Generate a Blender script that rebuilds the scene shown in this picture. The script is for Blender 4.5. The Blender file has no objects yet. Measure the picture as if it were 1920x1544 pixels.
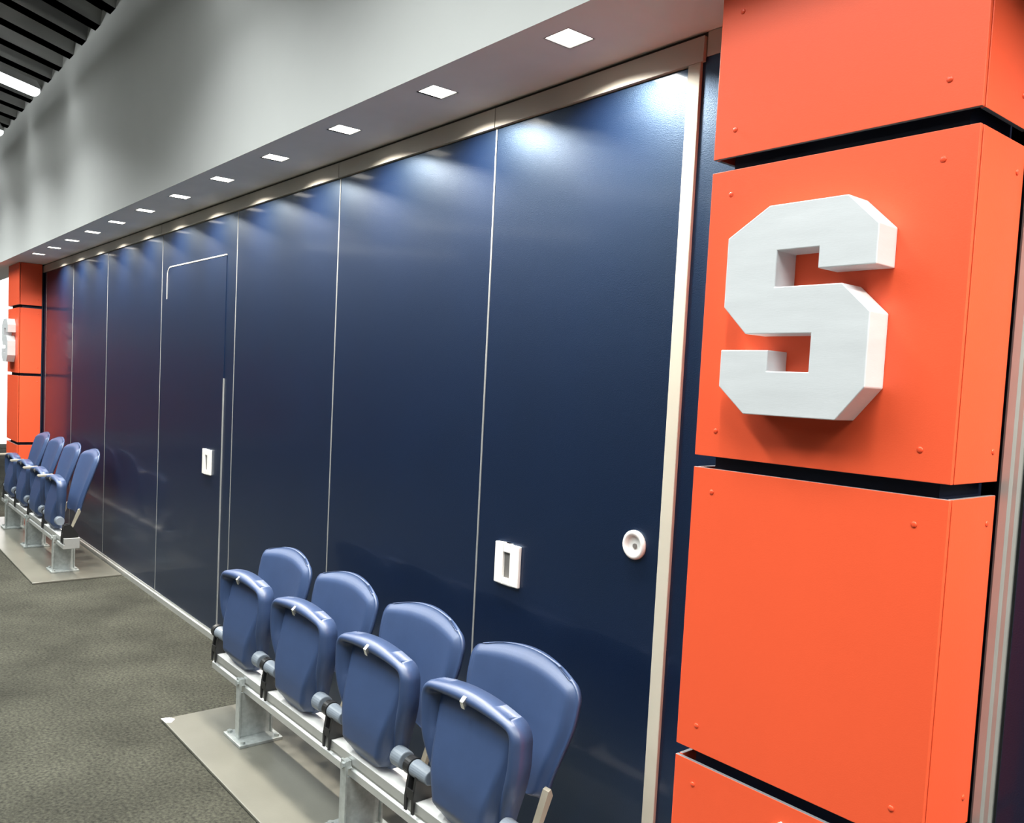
import bpy, bmesh, math, random
from mathutils import Vector, Matrix
random.seed(4)
SC = bpy.context.scene
COL = SC.collection

# ------------------------------------------------------------------ camera
cd = bpy.data.cameras.new('camera')
cam = bpy.data.objects.new('camera', cd)
COL.objects.link(cam)
FW = Vector((-0.7692431668, 0.6358609235, -0.0628158921))
RT = Vector((0.6338524501, 0.7718030573, 0.0505085364))
UP = Vector((-0.0805979022, 0.0009626606, 0.9967462322))
M = Matrix(((RT.x, UP.x, -FW.x, 2.40405), (RT.y, UP.y, -FW.y, -1.85039), (RT.z, UP.z, -FW.z, 1.60575), (0, 0, 0, 1)))
cam.matrix_world = M
cd.sensor_fit = 'HORIZONTAL'
cd.sensor_width = 36.0
cd.lens = 1600.0 / 1920.0 * 36.0
cd.shift_y = 47.76 / 1920.0
cd.clip_start = 0.05
SC.camera = cam

# ------------------------------------------------------------------ world, exposure
w = bpy.data.worlds.new('world')
SC.world = w
w.use_nodes = True
w.node_tree.nodes['Background'].inputs[0].default_value = (0.9, 0.95, 1.0, 1)
w.node_tree.nodes['Background'].inputs[1].default_value = 0.05
SC.view_settings.view_transform = 'Standard'
SC.view_settings.look = 'None'
SC.view_settings.gamma = 1.0
SC.view_settings.use_curve_mapping = False
SC.view_settings.exposure = 0.0
DOWN_W = 20.0       # watts of each recessed soffit downlight
TUBE_W = 49.0      # watts of each fluorescent tube under the deck
UP_W = 22.0        # watts of the upward fill lamp added over each tube
DOWN_E = 8.0       # glow of the downlight lens itself
TUBE_E = 6.0       # glow of the tube itself
GLASS_E = 2.5      # daylit glazing at the far end

# ------------------------------------------------------------------ materials
def mat(name, col, rough=0.5, metal=0.0, var=0.0, vscale=8.0, bump=0.0, bscale=60.0, emit=0.0, spec=0.5, coat=0.0, stretch=None, detail=4.0, tint=None):
    m = bpy.data.materials.new(name)
    m.use_nodes = True
    nt = m.node_tree
    b = nt.nodes['Principled BSDF']
    b.inputs['Base Color'].default_value = (*col, 1)
    b.inputs['Roughness'].default_value = rough
    b.inputs['Metallic'].default_value = metal
    b.inputs['Specular IOR Level'].default_value = spec
    if tint:
        b.inputs['Specular Tint'].default_value = (*tint, 1)
    if coat:
        b.inputs['Coat Weight'].default_value = coat
        b.inputs['Coat Roughness'].default_value = 0.1
    tc = nt.nodes.new('ShaderNodeTexCoord')
    mp = nt.nodes.new('ShaderNodeMapping')
    nt.links.new(tc.outputs['Object'], mp.inputs['Vector'])
    if stretch:
        mp.inputs['Scale'].default_value = stretch
    n = nt.nodes.new('ShaderNodeTexNoise')
    n.inputs['Scale'].default_value = vscale
    n.inputs['Detail'].default_value = detail
    nt.links.new(mp.outputs['Vector'], n.inputs['Vector'])
    r = nt.nodes.new('ShaderNodeValToRGB')
    r.color_ramp.elements[0].position = 0.3
    r.color_ramp.elements[1].position = 0.7
    v = max(var, 0.01)
    r.color_ramp.elements[0].color = (*[c * (1 - v) for c in col], 1)
    r.color_ramp.elements[1].color = (*[min(1, c * (1 + v)) for c in col], 1)
    nt.links.new(n.outputs['Fac'], r.inputs['Fac'])
    nt.links.new(r.outputs['Color'], b.inputs['Base Color'])
    if bump:
        n2 = nt.nodes.new('ShaderNodeTexNoise')
        n2.inputs['Scale'].default_value = bscale
        n2.inputs['Detail'].default_value = 3
        nt.links.new(mp.outputs['Vector'], n2.inputs['Vector'])
        bp = nt.nodes.new('ShaderNodeBump')
        bp.inputs['Strength'].default_value = bump
        bp.inputs['Distance'].default_value = 0.01
        nt.links.new(n2.outputs['Fac'], bp.inputs['Height'])
        nt.links.new(bp.outputs['Normal'], b.inputs['Normal'])
    if emit:
        b.inputs['Emission Color'].default_value = (*col, 1)
        b.inputs['Emission Strength'].default_value = emit
        m.cycles.emission_sampling = 'NONE'
    return m

def carpet_mat():
    m = mat('carpet', (0.055, 0.055, 0.044), 0.95, var=0.32, vscale=2.2, bump=0.9, bscale=170, spec=0.15)
    nt = m.node_tree
    b = nt.nodes['Principled BSDF']
    ramp = [n for n in nt.nodes if n.type == 'VALTORGB'][0]
    mp = [n for n in nt.nodes if n.type == 'MAPPING'][0]
    n = nt.nodes.new('ShaderNodeTexNoise')
    n.inputs['Scale'].default_value = 75
    n.inputs['Detail'].default_value = 5
    nt.links.new(mp.outputs['Vector'], n.inputs['Vector'])
    r = nt.nodes.new('ShaderNodeValToRGB')
    r.color_ramp.elements[0].position = 0.3
    r.color_ramp.elements[1].position = 0.7
    r.color_ramp.elements[0].color = (0.45, 0.45, 0.47, 1)
    r.color_ramp.elements[1].color = (1.35, 1.35, 1.3, 1)
    nt.links.new(n.outputs['Fac'], r.inputs['Fac'])
    mx = nt.nodes.new('ShaderNodeMix')
    mx.data_type = 'RGBA'
    mx.blend_type = 'MULTIPLY'
    mx.inputs['Factor'].default_value = 1.0
    nt.links.new(ramp.outputs['Color'], mx.inputs['A'])
    nt.links.new(r.outputs['Color'], mx.inputs['B'])
    nt.links.new(mx.outputs['Result'], b.inputs['Base Color'])
    return m

MT = dict(
    carpet=carpet_mat(),
    navy=mat('navy_laminate', (0.0016, 0.0060, 0.0245), 0.40, var=0.08, vscale=3, bump=0.10, bscale=300, spec=1.0, coat=0.25, tint=(0.36, 0.62, 1.0)),
    navy_matt=mat('navy_paint', (0.010, 0.017, 0.045), 0.55, var=0.1),
    orange=mat('orange_panel', (0.90, 0.108, 0.038), 0.45, var=0.02, vscale=2, bump=0.03, bscale=300, spec=0.4),
    pedge=mat('panel_edge', (0.20, 0.20, 0.21), 0.5),
    rivet=mat('orange_rivet', (0.85, 0.085, 0.03), 0.3),
    silver=mat('brushed_silver', (0.70, 0.715, 0.73), 0.45, 0.2, var=0.05, vscale=5, bump=0.03, bscale=90, stretch=(1, 1, 6)),
    alu=mat('aluminium', (0.70, 0.71, 0.70), 0.35, 0.7, var=0.05, bump=0.02),
    galv=mat('galvanised_steel', (0.46, 0.49, 0.48), 0.4, 0.55, var=0.14, vscale=45, bump=0.03),
    seam=mat('seam_metal', (0.30, 0.31, 0.31), 0.45, 0.3, var=0.12, vscale=5),
    jamb=mat('jamb_metal', (0.36, 0.37, 0.35), 0.4, 0.4, var=0.05),
    cream=mat('cream_metal', (0.52, 0.515, 0.43), 0.45, var=0.02),
    band=mat('header_metal', (0.50, 0.47, 0.41), 0.45, var=0.03),
    gypsum=mat('grey_white_paint', (0.58, 0.59, 0.58), 0.85, var=0.03, vscale=1.5, bump=0.02, bscale=120),
    soffit=mat('soffit_paint', (0.84, 0.81, 0.78), 0.8, var=0.02),
    deck=mat('steel_deck', (0.50, 0.50, 0.49), 0.6, 0.1, var=0.08, vscale=2),
    roomwall=mat('room_paint', (0.08, 0.08, 0.085), 0.85, var=0.05, vscale=2),
    whitewall=mat('white_paint', (0.8, 0.8, 0.78), 0.8, var=0.02),
    seat=mat('blue_plastic', (0.036, 0.064, 0.148), 0.40, var=0.05, vscale=14, bump=0.05, bscale=500, spec=0.7),
    black=mat('black_steel', (0.015, 0.015, 0.016), 0.4, var=0.1),
    hinge=mat('pale_blue_cap', (0.19, 0.22, 0.26), 0.35, var=0.03),
    tan=mat('tan_plastic', (0.28, 0.26, 0.21), 0.5, var=0.04),
    chrome=mat('latch_metal', (0.75, 0.75, 0.72), 0.2, 0.9),
    mat_=mat('rubber_mat', (0.140, 0.136, 0.114), 0.28, var=0.10, vscale=3, bump=0.03, bscale=200),
    white=mat('white_plastic', (0.80, 0.79, 0.76), 0.4, var=0.02),
    slot=mat('slot_grey', (0.16, 0.15, 0.14), 0.5, var=0.05),
    paper=mat('white_paper', (0.85, 0.85, 0.82), 0.8, var=0.02),
    lens=mat('downlight_lens', (1.0, 0.95, 0.86), 0.5, emit=DOWN_E),
    tube=mat('tube_glow', (0.96, 1.0, 0.98), 0.5, emit=TUBE_E),
    baffle=mat('downlight_baffle', (0.25, 0.25, 0.24), 0.6),
    fixture=mat('fixture_white', (0.55, 0.55, 0.55), 0.5),
    glow=mat('daylit_glass', (1.0, 1.0, 1.0), 0.2, emit=GLASS_E),
)

# ------------------------------------------------------------------ mesh helpers
def link(name, bm, m, parent=None, smooth=False, bevel=0.0, loc=None):
    me = bpy.data.meshes.new(name)
    bmesh.ops.recalc_face_normals(bm, faces=bm.faces)
    bm.to_mesh(me)
    bm.free()
    for x in (m if isinstance(m, (list, tuple)) else [m]):
        me.materials.append(MT[x])
    if smooth:
        for p in me.polygons:
            p.use_smooth = True
    o = bpy.data.objects.new(name, me)
    COL.objects.link(o)
    if parent:
        o.parent = parent
    if loc:
        o.location = loc
    if bevel:
        md = o.modifiers.new('bevel', 'BEVEL')
        md.width = bevel
        md.segments = 2
        md.limit_method = 'ANGLE'
    return o

def box(bm, x0, x1, y0, y1, z0, z1):
    vs = [bm.verts.new(p) for p in ((x0, y0, z0), (x1, y0, z0), (x1, y1, z0), (x0, y1, z0), (x0, y0, z1), (x1, y0, z1), (x1, y1, z1), (x0, y1, z1))]
    fs = []
    for f in ((0, 3, 2, 1), (4, 5, 6, 7), (0, 1, 5, 4), (1, 2, 6, 5), (2, 3, 7, 6), (3, 0, 4, 7)):
        fs.append(bm.faces.new([vs[i] for i in f]))
    return fs

def bx(*a):
    bm = bmesh.new()
    box(bm, *a)
    return bm

def boxes(*lst):
    bm = bmesh.new()
    for a in lst:
        box(bm, *a)
    return bm

def prism(bm, pts, axis, a0, a1):
    """extrude a 2D outline along axis ('x': pts are (y,z); 'y': pts are (x,z); 'z': (x,y))"""
    def P(p, a):
        return {'x': (a, p[0], p[1]), 'y': (p[0], a, p[1]), 'z': (p[0], p[1], a)}[axis]
    A = [bm.verts.new(P(p, a0)) for p in pts]
    B = [bm.verts.new(P(p, a1)) for p in pts]
    n = len(pts)
    bm.faces.new(A)
    bm.faces.new(B[::-1])
    for i in range(n):
        bm.faces.new((A[i], A[(i + 1) % n], B[(i + 1) % n], B[i]))
    return bm

def cyl(bm, p0, p1, r0, r1=None, n=20):
    p0, p1 = Vector(p0), Vector(p1)
    r1 = r0 if r1 is None else r1
    d = (p1 - p0).normalized()
    u = d.orthogonal().normalized()
    v = d.cross(u)
    A, B = [], []
    for i in range(n):
        a = 2 * math.pi * i / n
        k = math.cos(a) * u + math.sin(a) * v
        A.append(bm.verts.new(p0 + k * r0))
        B.append(bm.verts.new(p1 + k * r1))
    bm.faces.new(A[::-1])
    bm.faces.new(B)
    for i in range(n):
        bm.faces.new((A[i], A[(i + 1) % n], B[(i + 1) % n], B[i]))
    return bm

def lathe(bm, prof, origin, axis, n=32):
    """prof: (radius, height) pairs along axis from origin"""
    o = Vector(origin)
    d = Vector(axis).normalized()
    u = d.orthogonal().normalized()
    v = d.cross(u)
    rings = []
    for r, h in prof:
        rings.append([bm.verts.new(o + d * h + (math.cos(2 * math.pi * i / n) * u + math.sin(2 * math.pi * i / n) * v) * r) for i in range(n)])
    for a, b in zip(rings, rings[1:]):
        for i in range(n):
            bm.faces.new((a[i], a[(i + 1) % n], b[(i + 1) % n], b[i]))
    bm.faces.new(rings[0][::-1])
    bm.faces.new(rings[-1])
    return bm

def shell(front, back, us, vs):
    """closed skin between two height fields sampled on a grid"""
    bm = bmesh.new()
    F = [[bm.verts.new(front(u, v)) for u in us] for v in vs]
    B = [[bm.verts.new(back(u, v)) for u in us] for v in vs]
    nu, nv = len(us), len(vs)
    for j in range(nv - 1):
        for i in range(nu - 1):
            bm.faces.new((F[j][i], F[j][i + 1], F[j + 1][i + 1], F[j + 1][i]))
            bm.faces.new((B[j][i], B[j + 1][i], B[j + 1][i + 1], B[j][i + 1]))
    for i in range(nu - 1):
        bm.faces.new((F[0][i], B[0][i], B[0][i + 1], F[0][i + 1]))
        bm.faces.new((F[-1][i], F[-1][i + 1], B[-1][i + 1], B[-1][i]))
    for j in range(nv - 1):
        bm.faces.new((F[j][0], F[j + 1][0], B[j + 1][0], B[j][0]))
        bm.faces.new((F[j][-1], B[j][-1], B[j + 1][-1], F[j + 1][-1]))
    return bm

def tag(o, label=None, cat=None, group=None, kind=None):
    if label: o['label'] = label
    if cat: o['category'] = cat
    if group: o['group'] = group
    if kind: o['kind'] = kind
    return o

def thing(name, label, cat, loc=(0, 0, 0), group=None, kind=None):
    o = bpy.data.objects.new(name, None)
    o.empty_display_size = 0.1
    COL.objects.link(o)
    o.location = loc
    return tag(o, label, cat, group, kind)

def struct(name, bm, m, label, cat, **k):
    o = link(name, bm, m, **k)
    return tag(o, label, cat, kind='structure')

def copy_tree(o, parent=None):
    c = o.copy()
    COL.objects.link(c)
    c.parent = parent
    for ch in o.children:
        copy_tree(ch, c)
    return c

def sm(a, b, x):
    t = max(0.0, min(1.0, (x - a) / (b - a)))
    return t * t * (3 - 2 * t)

# ------------------------------------------------------------------ dimensions (metres)
H = 2.488            # top of the partition panels
SOZ = 2.566          # underside of the soffit
SOY = -0.349         # face of the bulkhead
DECK = 3.845         # underside of the deck ribs
XL, XR = -15.0, 7.0  # room ends
YB = -8.0            # opposite side of the room
CF = -0.2274         # column face
CX0, CX1 = 1.124, 1.715
SEAMS = [0.0, -1.1346, -2.3246, -3.6363, -5.0102, -6.17]
XST = 0.846

# ------------------------------------------------------------------ room shell
struct('floor', bx(XL, XR, YB, 2.7, -0.1, 0.0), 'carpet', 'dark grey green short pile carpet floor', 'floor')
struct('wall_right', bx(XR, XR + 0.15, YB, 0.4, 0, 4.2), 'roomwall', 'plain grey side wall out of view to the right', 'wall')
struct('wall_front', bx(XL, XR, YB - 0.15, YB, 0, 4.2), 'roomwall', 'plain grey opposite wall behind the camera', 'wall')
wl = struct('wall_left', bx(XL - 0.15, XL, YB, 2.7, 0, 4.2), 'whitewall', 'pale end wall with orange cladding, seen only as a reflection', 'wall')
for i in range(5):
    for j in range(2):
        link('panel', bx(XL, XL + 0.02, -6.2 + i * 0.98, -6.2 + i * 0.98 + 0.95, 0.3 + j * 0.82, 0.3 + j * 0.82 + 0.79), 'orange', wl)
struct('wall_recess', boxes((XL, -8.1, 2.7, 2.85, 0, 4.2), (-8.2, -8.08, 0.1, 2.7, 0, 4.2)), 'whitewall', 'white wall of the recess behind the far column', 'wall')
# daylit glazing at the far end of the room
win = thing('window_1', 'tall daylit glazing glimpsed at the left picture edge', 'window', (XL, 1.1, 0), kind='structure')
for i in range(2):
    y0 = -1.0 + i * 1.0
    link('pane', bx(0.02, 0.03, y0 + 0.04, y0 + 0.96, 0.08, 3.2), 'glow', win)
for i in range(3):
    y0 = -1.0 + i * 1.0
    link('mullion', bx(0.0, 0.08, y0 - 0.04, y0 + 0.04, 0, 3.3), 'alu', win)
for z in (0.0, 3.2):
    link('rail', bx(0.0, 0.08, -0.96, 0.96, z, z + 0.08), 'alu', win)

# corrugated steel deck, ribs running diagonally to the wall
bm = bmesh.new()
u = Vector((0.588, -0.809, 0))      # along ribs
p = Vector((0.809, 0.588, 0))       # across ribs
prof = [(0, 0.0), (0.10, 0.0), (0.135, 0.085), (0.265, 0.085)]
prev = None
c0 = Vector((-4.0, -4.0, DECK))
k0 = -42
for k in range(k0, 44):
    for a, dz in prof:
        q = c0 + p * (k * 0.30 + a) + Vector((0, 0, dz))
        A = bm.verts.new(q - u * 13)
        B = bm.verts.new(q + u * 13)
        if prev:
            bm.faces.new((prev[0], A, B, prev[1]))
        prev = (A, B)
bmesh.ops.solidify(bm, geom=bm.faces[:], thickness=0.004)
struct('ceiling', bm, 'deck', 'dark ribbed steel roof deck above the bulkhead', 'ceiling')

# bulkhead and soffit in one body, with openings for the downlights
LIGHTS = [0.596 - 0.6455 * i for i in range(12)]
HIDDEN = [2.38, 3.03, 3.68, 4.33, 4.98]
LY0, LY1, LH = -0.271, -0.175, 0.048
sx0, sx1 = XL, XR
bm = boxes((sx0, sx1, SOY, SOY + 0.02, SOZ, 4.0), (sx0, sx1, SOY + 0.02, LY0, SOZ, SOZ + 0.02), (sx0, sx1, LY1, 0.0, SOZ, SOZ + 0.02))
xs = sorted(LIGHTS + HIDDEN)
edge = sx0
for x in xs:
    box(bm, edge, x - LH, LY0, LY1, SOZ, SOZ + 0.02)
    edge = x + LH
box(bm, edge, sx1, LY0, LY1, SOZ, SOZ + 0.02)
for f in bm.faces:
    f.material_index = 0
bmesh.ops.recalc_face_normals(bm, faces=bm.faces)
for f in bm.faces:
    if f.normal.z < -0.5:
        f.material_index = 1
struct('wall_upper', bm, ['gypsum', 'soffit'], 'pale grey painted bulkhead with a soffit over the blue panels', 'wall')

# header band between soffit and panels, in lengths that end over the panel joints
hb = thing('trim_1', 'beige metal track header above the blue panels', 'trim', (0, 0, 0), kind='structure')
cuts = [-8.05, -6.17, -3.6363, -1.1346, 0.0, 0.90]
for a, b in zip(cuts, cuts[1:]):
    link('header_length', bx(a + 0.002, b - 0.002, -0.012, 0.05, H, SOZ - 0.012), 'band', hb)
link('header_length', bx(0.904, 1.2, -0.004, 0.05, H + 0.012, SOZ - 0.002), 'band', hb)
link('header_length', bx(1.72, XR - 0.01, -0.012, 0.05, H, SOZ - 0.012), 'band', hb)
link('shadow_gap', bx(-8.05, XR - 0.01, 0.0, 0.05, SOZ - 0.012, SOZ), 'black', hb)

# ------------------------------------------------------------------ blue operable partition
wall = struct('wall_back', bx(-8.08, XR, 0.11, 0.25, 0, SOZ), 'navy_matt', 'dark blue folding partition of tall glossy panels', 'wall')
def panel(x0, x1, z0=0.05, z1=H - 0.002):
    o = link('panel', bx(x0 + 0.004, x1 - 0.004, 0.0, 0.08, z0, z1), 'navy', wall, bevel=0.002)
    link('floor_seal', boxes((x0 + 0.003, x1 - 0.003, -0.012, 0.06, 0.0, 0.034), (x0 + 0.003, x1 - 0.003, -0.004, 0.06, 0.034, 0.05)), 'alu', o)
    return o
bounds = [XST] + SEAMS + [-7.30, -7.99]
panels = []
for a, b in zip(bounds[1:], bounds):
    panels.append(panel(a, b))
for x in SEAMS + [-7.30]:
    link('seam_strip', bx(x - 0.0038, x + 0.0038, -0.0012, 0.05, 0.05, H - 0.004), 'seam', wall)
# closure jamb by the near column
link('closure_strip', bx(XST, 0.889, -0.010, 0.06, 0.0, H), 'cream', wall, bevel=0.002)
link('jamb_panel', bx(0.889, 1.20, 0.0, 0.08, 0.0, H + 0.012), 'navy', wall)
# bay beyond the near column
link('jamb_strip', prism(bmesh.new(), [(1.716, -0.012), (1.722, -0.018), (1.736, -0.018), (1.740, -0.010), (1.748, -0.010), (1.752, -0.004), (1.752, 0.06), (1.716, 0.06)], 'z', 0.0, H), 'jamb', wall)
for a, b in ((1.754, 2.95), (2.95, 4.15), (4.15, 5.4), (5.4, 6.9)):
    panel(a, b)

# pass door in the fourth panel
door = thing('door_1', 'flush blue pass door with a white pull, set in the partition', 'door', (-2.98, 0, 0), kind='structure')
dx0, dx1, dz1 = -3.515 + 2.98, -2.470 + 2.98, 2.255
r = 0.06
pts = [(dx0, 0.06), (dx1, 0.06), (dx1, dz1)]
for i in range(7):
    a = math.pi / 2 + i / 6 * math.pi / 2
    pts.append((dx0 + r + r * math.cos(a), dz1 - r + r * math.sin(a)))
link('door_leaf', prism(bmesh.new(), pts, 'y', -0.0035, 0.001), 'navy', door)
e = 0.007
ptsO = [(dx1, dz1 + e)] + [(dx0 + r + (r + e) * math.cos(math.pi / 2 + i / 6 * math.pi / 2), dz1 - r + (r + e) * math.sin(math.pi / 2 + i / 6 * math.pi / 2)) for i in range(7)] + [(dx0 - e, 2.05)]
ptsI = [(dx1, dz1)] + [(dx0 + r + r * math.cos(math.pi / 2 + i / 6 * math.pi / 2), dz1 - r + r * math.sin(math.pi / 2 + i / 6 * math.pi / 2)) for i in range(7)] + [(dx0, 2.05)]
bm = bmesh.new()
for i in range(len(ptsO) - 1):
    prism(bm, [ptsO[i], ptsO[i + 1], ptsI[i + 1], ptsI[i]], 'y', -0.006, 0.001)
link('door_edge_top', bm, 'band', door)
link('door_edge', bx(dx1 + 0.001, dx1 + 0.010, -0.006, 0.001, 0.06, 1.55), 'seam', door)

def pull_plate(name, parent, cx, cz, w=0.130, h=0.142, y=0.0):
    """flush pull: a frame with a deep slot"""
    bm = bmesh.new()
    x0, x1, z0, z1 = cx - w / 2, cx + w / 2, cz - h / 2, cz + h / 2
    a, b = cx - 0.020, cx + 0.016
    c, d = cz - 0.048, cz + 0.040
    for q in ((x0, a, z0, z1), (b, x1, z0, z1), (a, b, z0, c), (a, b, d, z1)):
        box(bm, q[0], q[1], y - 0.012, y, q[2], q[3])
    bmesh.ops.remove_doubles(bm, verts=bm.verts, dist=1e-5)
    o = link(name, bm, 'white', parent, bevel=0.003)
    o2 = link('slot', bx(a, b, y - 0.003, y - 0.001, c, d), 'slot', parent)
    return o
hd = pull_plate('pull_handle', door, -2.680 + 2.98, 1.043, 0.135, 0.150, -0.003)

pp = thing('pull_handle', 'white rectangular flush pull on the panel nearest the column', 'handle', (0.183, 0, 0.987))
pull_plate('frame', pp, 0, 0)
kp = thing('key_escutcheon', 'round white recessed lock cup beside the cream strip', 'lock', (0.750, 0, 1.156))
bm = bmesh.new()
lathe(bm, [(0.043, 0.0), (0.043, 0.006), (0.039, 0.011), (0.031, 0.011), (0.026, 0.006), (0.025, 0.003), (0.002, 0.003)], (0, 0, 0), (0, -1, 0))
link('cup', bm, 'white', kp, smooth=True)
bm = bmesh.new()
cyl(bm, (0.004, -0.003, -0.002), (0.004, -0.007, -0.002), 0.007)
link('keyway', bm, 'slot', kp)

# ------------------------------------------------------------------ orange clad columns
ROWS = [(0.055, 0.730), (0.758, 1.431), (1.459, 2.115), (2.145, SOZ)]
bmr = bmesh.new()
bmesh.ops.create_uvsphere(bmr, u_segments=10, v_segments=6, radius=0.0062)
for v in bmr.verts:
    v.co.y *= 0.35
rivet_me = bpy.data.meshes.new('rivet')
bmr.to_mesh(rivet_me)
bmr.free()
rivet_me.materials.append(MT['rivet'])
for q in rivet_me.polygons:
    q.use_smooth = True

def clad(parent, x0, x1, y0, y1, z0, z1, rivs, face):
    bm = bmesh.new()
    box(bm, x0, x1, y0, y1, z0, z1)
    bmesh.ops.recalc_face_normals(bm, faces=bm.faces)
    for f in bm.faces:
        f.material_index = 1 if abs(f.normal.z) > 0.5 else 0
    o = link('panel', bm, ['orange', 'pedge'], parent, bevel=0.0012)
    for a, z in rivs:
        rv = bpy.data.objects.new('rivet', rivet_me)
        COL.objects.link(rv)
        rv.parent = o
        if face == 'front':
            rv.location = (a, y0 - 0.0005, z)
        else:
            rv.location = ((x1 + 0.0005) if face == 'right' else (x0 - 0.0005), a, z)
            rv.rotation_euler = (0, 0, math.pi / 2)
    return o

def column(ox, label):
    t = thing('column', label, 'column', (ox + CX0, CF, 0))
    wdt = CX1 - CX0
    dep = -CF
    T = 0.010
    link('core', boxes((0.035, wdt - 0.035, 0.035, dep - 0.004, 0.0, SOZ - 0.002)), 'navy_matt', t)
    for z0, z1 in ROWS:
        zb, zt = z0 + 0.060, z1 - 0.055
        if z1 > SOZ - 0.01:
            zt = z1 - 0.10
        zs = (zb, zt)
        clad(t, 0, wdt - 0.0005, 0, T, z0, z1 - (0.002 if z1 == SOZ else 0), [(a, z) for a in (0.056, wdt - 0.062) for z in zs], 'front')
        clad(t, wdt - T, wdt, T + 0.004, dep - 0.022, z0, z1 - (0.002 if z1 == SOZ else 0), [(dep - 0.054, z) for z in zs], 'right')
        clad(t, 0, T, T + 0.004, dep - 0.022, z0, z1 - (0.002 if z1 == SOZ else 0), [(dep - 0.054, z) for z in zs], 'left')
    return t
column(0.0, 'big orange panelled column filling the right of the picture')
column(-9.118, 'distant orange panelled column at the far end of the blue panels')

# block letters
SPTS = [(1.335, 2.003), (1.511, 2.003), (1.577, 1.942), (1.577, 1.865), (1.456, 1.865), (1.456, 1.908), (1.360, 1.908), (1.360, 1.833), (1.511, 1.833), (1.572, 1.777), (1.572, 1.632), (1.516, 1.565), (1.302, 1.565), (1.235, 1.622), (1.235, 1.702), (1.354, 1.702), (1.354, 1.658), (1.451, 1.658), (1.451, 1.736), (1.295, 1.736), (1.235, 1.795), (1.235, 1.944)]
SPTS = [(a - 1.405, b - 1.565) for a, b in SPTS]
for ox, lb in ((0.0, 'large silver block letter S on the near orange column'), (-9.118, 'silver block letter S seen edge on at the distant column')):
    bm = bmesh.new()
    prism(bm, SPTS, 'y', -0.073, -0.0005)
    o = link('letter', bm, 'silver', bevel=0.002, loc=(1.405 + ox, CF, 1.565))
    tag(o, lb, 'letter', 'block letters on the columns')

# curled paper notice at the foot of the near column
bm = bmesh.new()
top = [(1.400, 0.672), (1.420, 0.690), (1.440, 0.680), (1.460, 0.697), (1.478, 0.690), (1.500, 0.712), (1.520, 0.729), (1.560, 0.722), (1.575, 0.700)]
prism(bm, [(1.400, 0.45), (1.575, 0.45)] + top[::-1], 'y', -0.003, 0.0)
tag(link('paper_notice', bm, 'paper', loc=(0, CF - 0.001, 0)), 'torn white paper just showing at the bottom of the column', 'paper')

# ------------------------------------------------------------------ downlights
def lamp(name, parent, loc, sx, sy, watts, col, spread):
    ld = bpy.data.lights.new(name, 'AREA')
    ld.shape = 'RECTANGLE'
    ld.size, ld.size_y = sx, sy
    ld.energy = watts
    ld.color = col
    ld.spread = math.radians(spread)
    o = bpy.data.objects.new(name, ld)
    COL.objects.link(o)
    o.parent = parent
    o.location = loc
    return o
ORD = ['nearest the big orange column', 'second from the big orange column', 'third from the big orange column', 'fourth from the big orange column', 'fifth from the big orange column', 'sixth from the big orange column', 'sixth from the distant column', 'fifth from the distant column', 'fourth from the distant column', 'third from the distant column', 'second from the distant column', 'nearest the distant column']
def downlight(x, label, group):
    t = thing('recessed_downlight', label, 'light', (x, (LY0 + LY1) / 2, SOZ), group)
    h = LH
    link('housing', boxes((-h - 0.004, -h, -h, h, 0.0, 0.05), (h, h + 0.004, -h, h, 0.0, 0.05), (-h - 0.004, h + 0.004, -h - 0.004, -h, 0.0, 0.05), (-h - 0.004, h + 0.004, h, h + 0.004, 0.0, 0.05), (-h, h, -h, h, 0.046, 0.05)), 'baffle', t)
    link('lens', bx(-h, h, -h, h, 0.003, 0.008), 'lens', t)
    lamp('lamp', t, (0, 0, 0.001), 2 * h - 0.01, 2 * h - 0.01, DOWN_W, (1.0, 0.94, 0.84), 146)
    return t
for i, x in enumerate(LIGHTS):
    downlight(x, 'square soffit downlight, ' + ORD[i], 'square downlights in the soffit')
for x in HIDDEN:
    downlight(x, 'square soffit downlight past the column, out of view', 'downlights out of view')

# ------------------------------------------------------------------ tube lights under the deck
def tube_light(e, label, group, L=2.4):
    """fixture whose wall-side end is at e, running along the deck ribs"""
    t = thing('tube_light', label, 'light', (e[0], e[1], e[2]), group)
    t.rotation_euler = (0, 0, math.atan2(u.y, u.x))
    bm = bmesh.new()
    prism(bm, [(-0.05, 0.055), (-0.095, -0.01), (-0.088, -0.01), (-0.045, 0.048), (0.045, 0.048), (0.088, -0.01), (0.095, -0.01), (0.05, 0.055)], 'x', 0.06, L)
    link('reflector', bm, 'fixture', t)
    bm = bmesh.new()
    prof = [(0.012, 0.0), (0.030, 0.006), (0.042, 0.022), (0.045, 0.045), (0.045, L - 0.045), (0.030, L - 0.006), (0.012, L)]
    lathe(bm, prof, (0, 0, 0.0), (1, 0, 0), 20)
    link('tube', bm, 'tube', t, smooth=True)
    for hx in (0.75, L - 0.28):
        link('hanger', bx(hx - 0.005, hx + 0.005, -0.004, 0.004, 0.05, DECK - e[2] + 0.004), 'black', t)
    lamp('lamp', t, (L / 2 + 0.25, 0, -0.05), L - 0.6, 0.08, TUBE_W, (0.95, 1.0, 0.98), 136)
    o = lamp('deck_fill', t, (L / 2 + 0.35, 0, 0.06), L - 0.8, 0.06, UP_W, (0.95, 1.0, 0.98), 180)  # extra upward lamp, added to brighten the deck and upper bulkhead
    o.rotation_euler = (math.pi, 0, 0)
    return t
TZ = 3.55
E1 = Vector((-4.775, -0.563, TZ))
tube_light(E1, 'bright tube light at the upper left picture edge', 'tube lights under the deck')
tube_light(E1 + Vector((-1.52, 0, 0)), 'tube light whose end just shows below the brighter one', 'tube lights under the deck')
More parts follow.
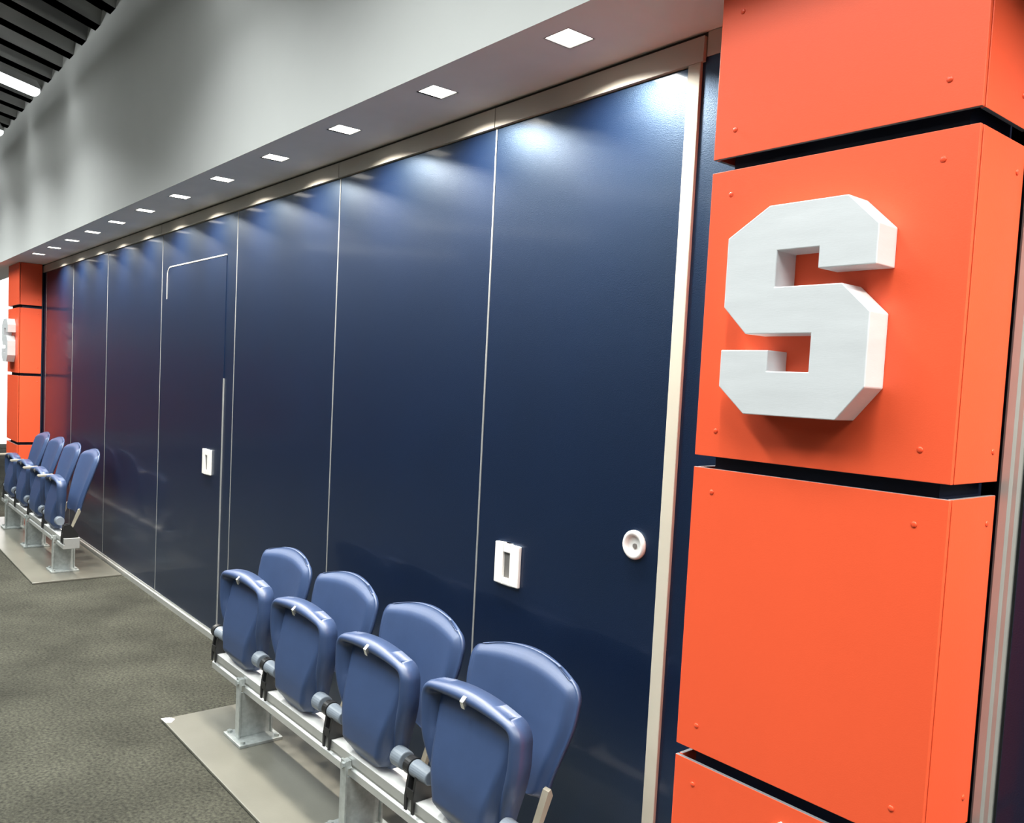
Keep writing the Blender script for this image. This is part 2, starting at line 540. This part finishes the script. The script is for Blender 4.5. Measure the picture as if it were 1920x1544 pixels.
tube_light(E1 + Vector((1.52, 0, 0)) + u * 1.0, 'tube light over the corridor before the bright one, out of view', 'tube lights under the deck')
for k in (-4, -3, -2, 2, 3, 4, 5, 6):
    tube_light(E1 + Vector((1.52 * k, 0, 0)), 'tube light of the same row under the deck, out of view', 'tube lights out of view')
for k in (-5, -3, -1, 1, 3):
    tube_light(E1 + u * 4.2 + Vector((1.52 * k, 0, 0)), 'tube light of the same row under the deck, out of view', 'tube lights out of view')

# ------------------------------------------------------------------ floor mats
def floor_mat(x0, x1, label):
    o = link('floor_mat', bx(x0, x1, -0.622, -0.022, 0.0, 0.013), 'mat_', bevel=0.003)
    return tag(o, label, 'mat', 'grey mats under the seat rows')
floor_mat(-1.462, 1.05, 'grey mat under the near row of seats')
floor_mat(-7.35, -4.36, 'grey mat under the far row of seats')
bm = bmesh.new()
prism(bm, [(-1.462, -0.625), (-1.405, -0.622), (-1.395, -0.600), (-1.425, -0.575), (-1.455, -0.590)], 'z', 0.0132, 0.016)
tag(link('sticker', bm, 'paper'), 'small white scrap on the corner of the near mat', 'sticker')

# ------------------------------------------------------------------ seats
YR = -0.355          # row centre line
def lin(n, pw=1.0):
    out = []
    for i in range(n + 1):
        t = -1 + 2 * i / n
        out.append(math.copysign(1 - (1 - abs(t)) ** pw, t))
    return out

def outline(wb, wt, h, rb, rt):
    """half width as a function of height 0..h with rounded bottom and top corners"""
    def f(z):
        w_ = wb + (wt - wb) * sm(0, 0.75 * h, z)
        if z > h - rt:
            k = z - (h - rt)
            w_ = wt - rt + math.sqrt(max(0, rt * rt - k * k))
        if z < rb:
            k = rb - z
            w_ = min(w_, w_ - rb + math.sqrt(max(0, rb * rb - k * k)))
        return w_
    return f

def seat_mesh():
    h, z0 = 0.385, 0.312
    ow = outline(0.165, 0.232, h, 0.07, 0.055)
    us = lin(44, 1.6)
    vs = [(t + 1) / 2 for t in lin(48, 1.7)]
    line = [(ow(h * i / 160), h * i / 160) for i in range(161)] + [(ow(h) * (1 - i / 20), h) for i in range(1, 21)]
    def edge(x, z):
        x = abs(x)
        best = 1.0
        for (ax, az), (bx_, bz) in zip(line, line[1:]):
            dx, dz = bx_ - ax, bz - az
            L2 = dx * dx + dz * dz
            t = 0 if L2 < 1e-12 else max(0, min(1, ((x - ax) * dx + (z - az) * dz) / L2))
            best = min(best, math.hypot(x - ax - t * dx, z - az - t * dz))
        return best
    def pos(u_, v_):
        z = v_ * h
        x = u_ * ow(z)
        zz = z0 + z + 0.020 * (1 - u_ * u_) * sm(0.4, 1, v_)
        return x, zz, z
    def front(u_, v_):
        x, zz, z = pos(u_, v_)
        d = edge(x, z)
        rim = 0.028 if d < 1e-4 else (0.050 * math.sqrt(max(0, 1 - ((d - 0.020) / 0.024) ** 2)) if d < 0.044 else 0)
        rim *= 0.35 + 0.65 * sm(0.05, 0.6, v_)
        ph = min(0.135 + 0.052 * sm(0.0, 0.30, z), ow(z) - 0.012)
        mask = sm(-0.008, 0.030, ph - abs(x)) * sm(0.046, 0.085, h - z)
        t_ = 1 - v_
        bul = mask * (0.006 + 0.062 * sm(0.02, 0.75, t_) * (0.55 + 0.45 * sm(0.0, 0.14, v_)))
        return (x, -max(rim, bul) - 0.004, zz)
    def back(u_, v_):
        x, zz, z = pos(u_, v_)
        return (x, 0.010, zz)
    return shell(front, back, us, vs)

def back_mesh(h, z0, lean0, lean1):
    ow = outline(0.190, 0.250, h, 0.035, 0.058)
    us = lin(32, 1.5)
    vs = [(t + 1) / 2 for t in lin(32, 1.6)]
    def surf(u_, v_, off):
        z = v_ * h
        x = u_ * ow(z)
        zz = z0 + z + 0.032 * (1 - u_ * u_) * sm(0.35, 1, v_)
        d = min((1 - abs(u_)) * ow(z), h - z)
        y = lean0 + (lean1 - lean0) * v_ ** 1.3 - 0.030 * u_ * u_ + 0.022
        y += 0.024 * (1 - sm(0.0, 0.040, d))
        return (x, y + off, zz)
    return shell(lambda a, b: surf(a, b, 0.0), lambda a, b: surf(a, b, 0.014), us, vs)

def bracket(xa, xb):
    """two cheeks standing on the beam with a clamp over its face"""
    bm = bmesh.new()
    cheek = [(-0.062, 0.262), (-0.062, 0.310), (-0.050, 0.395), (-0.010, 0.405), (0.045, 0.330), (0.05, 0.302), (-0.0545, 0.302), (-0.0565, 0.262)]
    for xx in (xa, xb):
        prism(bm, cheek, 'x', xx - 0.006, xx + 0.006)
    box(bm, min(xa, xb), max(xa, xb), -0.061, -0.0565, 0.305, 0.335)
    return bm

def make_seat(h, lean1, arms):
    t = thing('stadium_seat', 'x', 'seat', (0, YR, 0))
    sp = link('seat_pan', seat_mesh(), 'seat', t, smooth=True)
    bm = bmesh.new()
    prism(bm, [(-0.056, 0.672), (-0.064, 0.694), (-0.050, 0.708), (-0.040, 0.70)], 'x', -0.008, 0.008)
    link('latch', bm, 'chrome', sp)
    link('backrest', back_mesh(h, 0.430, 0.090, lean1), 'seat', t, smooth=True)
    for s in (-1, 1):
        if s > 0:
            bm = bmesh.new()
            cyl(bm, (0.180, -0.030, 0.392), (0.235, -0.030, 0.392), 0.033, 0.031, 24)
            link('hinge_cap', bm, 'hinge', t, bevel=0.004)
        else:
            bm = bmesh.new()
            cyl(bm, (-0.296, -0.030, 0.390), (-0.268, -0.030, 0.390), 0.029, None, 24)
            link('hinge_ring', bm, 'black', t)
            bm = bmesh.new()
            cyl(bm, (-0.268, -0.028, 0.388), (-0.180, -0.028, 0.388), 0.028, 0.024, 24)
            link('hinge_arm', bm, 'hinge', t, bevel=0.004)
            link('bracket', bracket(-0.268, -0.228), 'black', t)
        bm = bmesh.new()
        prism(bm, [(0.040, 0.305), (0.052, 0.305), (0.118, 0.455), (0.110, 0.475), (0.100, 0.470)], 'x', s * 0.196 - 0.012, s * 0.196 + 0.012)
        link('back_strap', bm, 'tan', t)
    if arms:
        bm = bmesh.new()
        prism(bm, [(-0.085, 0.668), (-0.090, 0.676), (-0.085, 0.686), (0.025, 0.690), (0.025, 0.672)], 'x', -0.330, -0.282)
        a = link('armrest', bm, 'tan', t, bevel=0.004)
        bm = bmesh.new()
        prism(bm, [(0.02, 0.676), (-0.02, 0.674), (-0.03, 0.41), (0.0, 0.40)], 'x', -0.311, -0.297)
        link('arm_stay', bm, 'black', t)
    return t

near = make_seat(0.345, 0.150, False)
far = make_seat(0.455, 0.215, True)
NEARX = [0.505, -0.045, -0.600, -1.155]
NL = ['blue folded stadium seat closest to the camera', 'blue folded seat second from the right in the near row', 'blue folded seat third from the right in the near row', 'blue folded seat at the left end of the near row']
FARX = [-4.905, -5.500, -6.100, -6.695]
FL = ['blue tall-backed seat at the right end of the far row', 'blue tall-backed seat second from the right in the far row', 'blue tall-backed seat third from the right in the far row', 'blue tall-backed seat at the left end, beside the distant column']
for proto, xs_, ls_, g in ((near, NEARX, NL, 'near row of folded seats'), (far, FARX, FL, 'far row of folded seats')):
    for i, x in enumerate(xs_):
        o = proto if i == 0 else copy_tree(proto)
        o.location = (x, YR, 0)
        tag(o, ls_[i], 'seat', g)

# beams on pedestals
def beam(x0, x1, posts, label):
    t = thing('seat_beam', label, 'beam', ((x0 + x1) / 2, YR, 0), 'beams carrying the seats')
    c = (x0 + x1) / 2
    bm = bmesh.new()
    prism(bm, [(-0.053, 0.300), (-0.053, 0.268), (-0.046, 0.263), (-0.046, 0.255), (-0.055, 0.248), (-0.055, 0.222), (0.055, 0.222), (0.055, 0.300)], 'x', x0 - c, x1 - c)
    bmesh.ops.recalc_face_normals(bm, faces=bm.faces)
    for f in bm.faces:
        f.material_index = 1 if f.normal.z > 0.9 else 0
    link('beam', bm, ['alu', 'white'], t, bevel=0.0015)
    link('end_bracket', bracket(x1 - c - 0.055, x1 - c - 0.015), 'black', t)
    for px in posts:
        q = px - c
        bm = bmesh.new()
        box(bm, q - 0.020, q + 0.020, -0.078, -0.070, 0.026, 0.285)        # front flange
        box(bm, q - 0.006, q + 0.006, -0.070, 0.068, 0.026, 0.221)         # web
        box(bm, q - 0.020, q + 0.020, 0.068, 0.076, 0.026, 0.221)          # rear flange
        po = link('post', bm, 'galv', t, bevel=0.001)
        bm = bmesh.new()
        cyl(bm, (q, -0.078, 0.268), (q, -0.086, 0.268), 0.011, None, 6)
        box(bm, q - 0.014, q + 0.014, -0.070, -0.055, 0.255, 0.283)
        link('bolt', bm, 'galv', po)
        bp = link('base_plate', bx(q - 0.092, q + 0.092, -0.100, 0.092, 0.013, 0.026), 'galv', t, bevel=0.002)
        bm = bmesh.new()
        for ax in (-0.072, 0.072):
            for ay in (-0.080, 0.072):
                cyl(bm, (q + ax, ay, 0.026), (q + ax, ay, 0.036), 0.011, None, 6)
        link('anchor_bolts', bm, 'galv', bp)
    return t
beam(-1.435, 0.90, (-1.065, -0.130, 0.78), 'silver aluminium beam carrying the near seat row')
beam(-7.05, -4.44, (-4.69, -5.73, -6.70), 'silver aluminium beam carrying the far seat row')
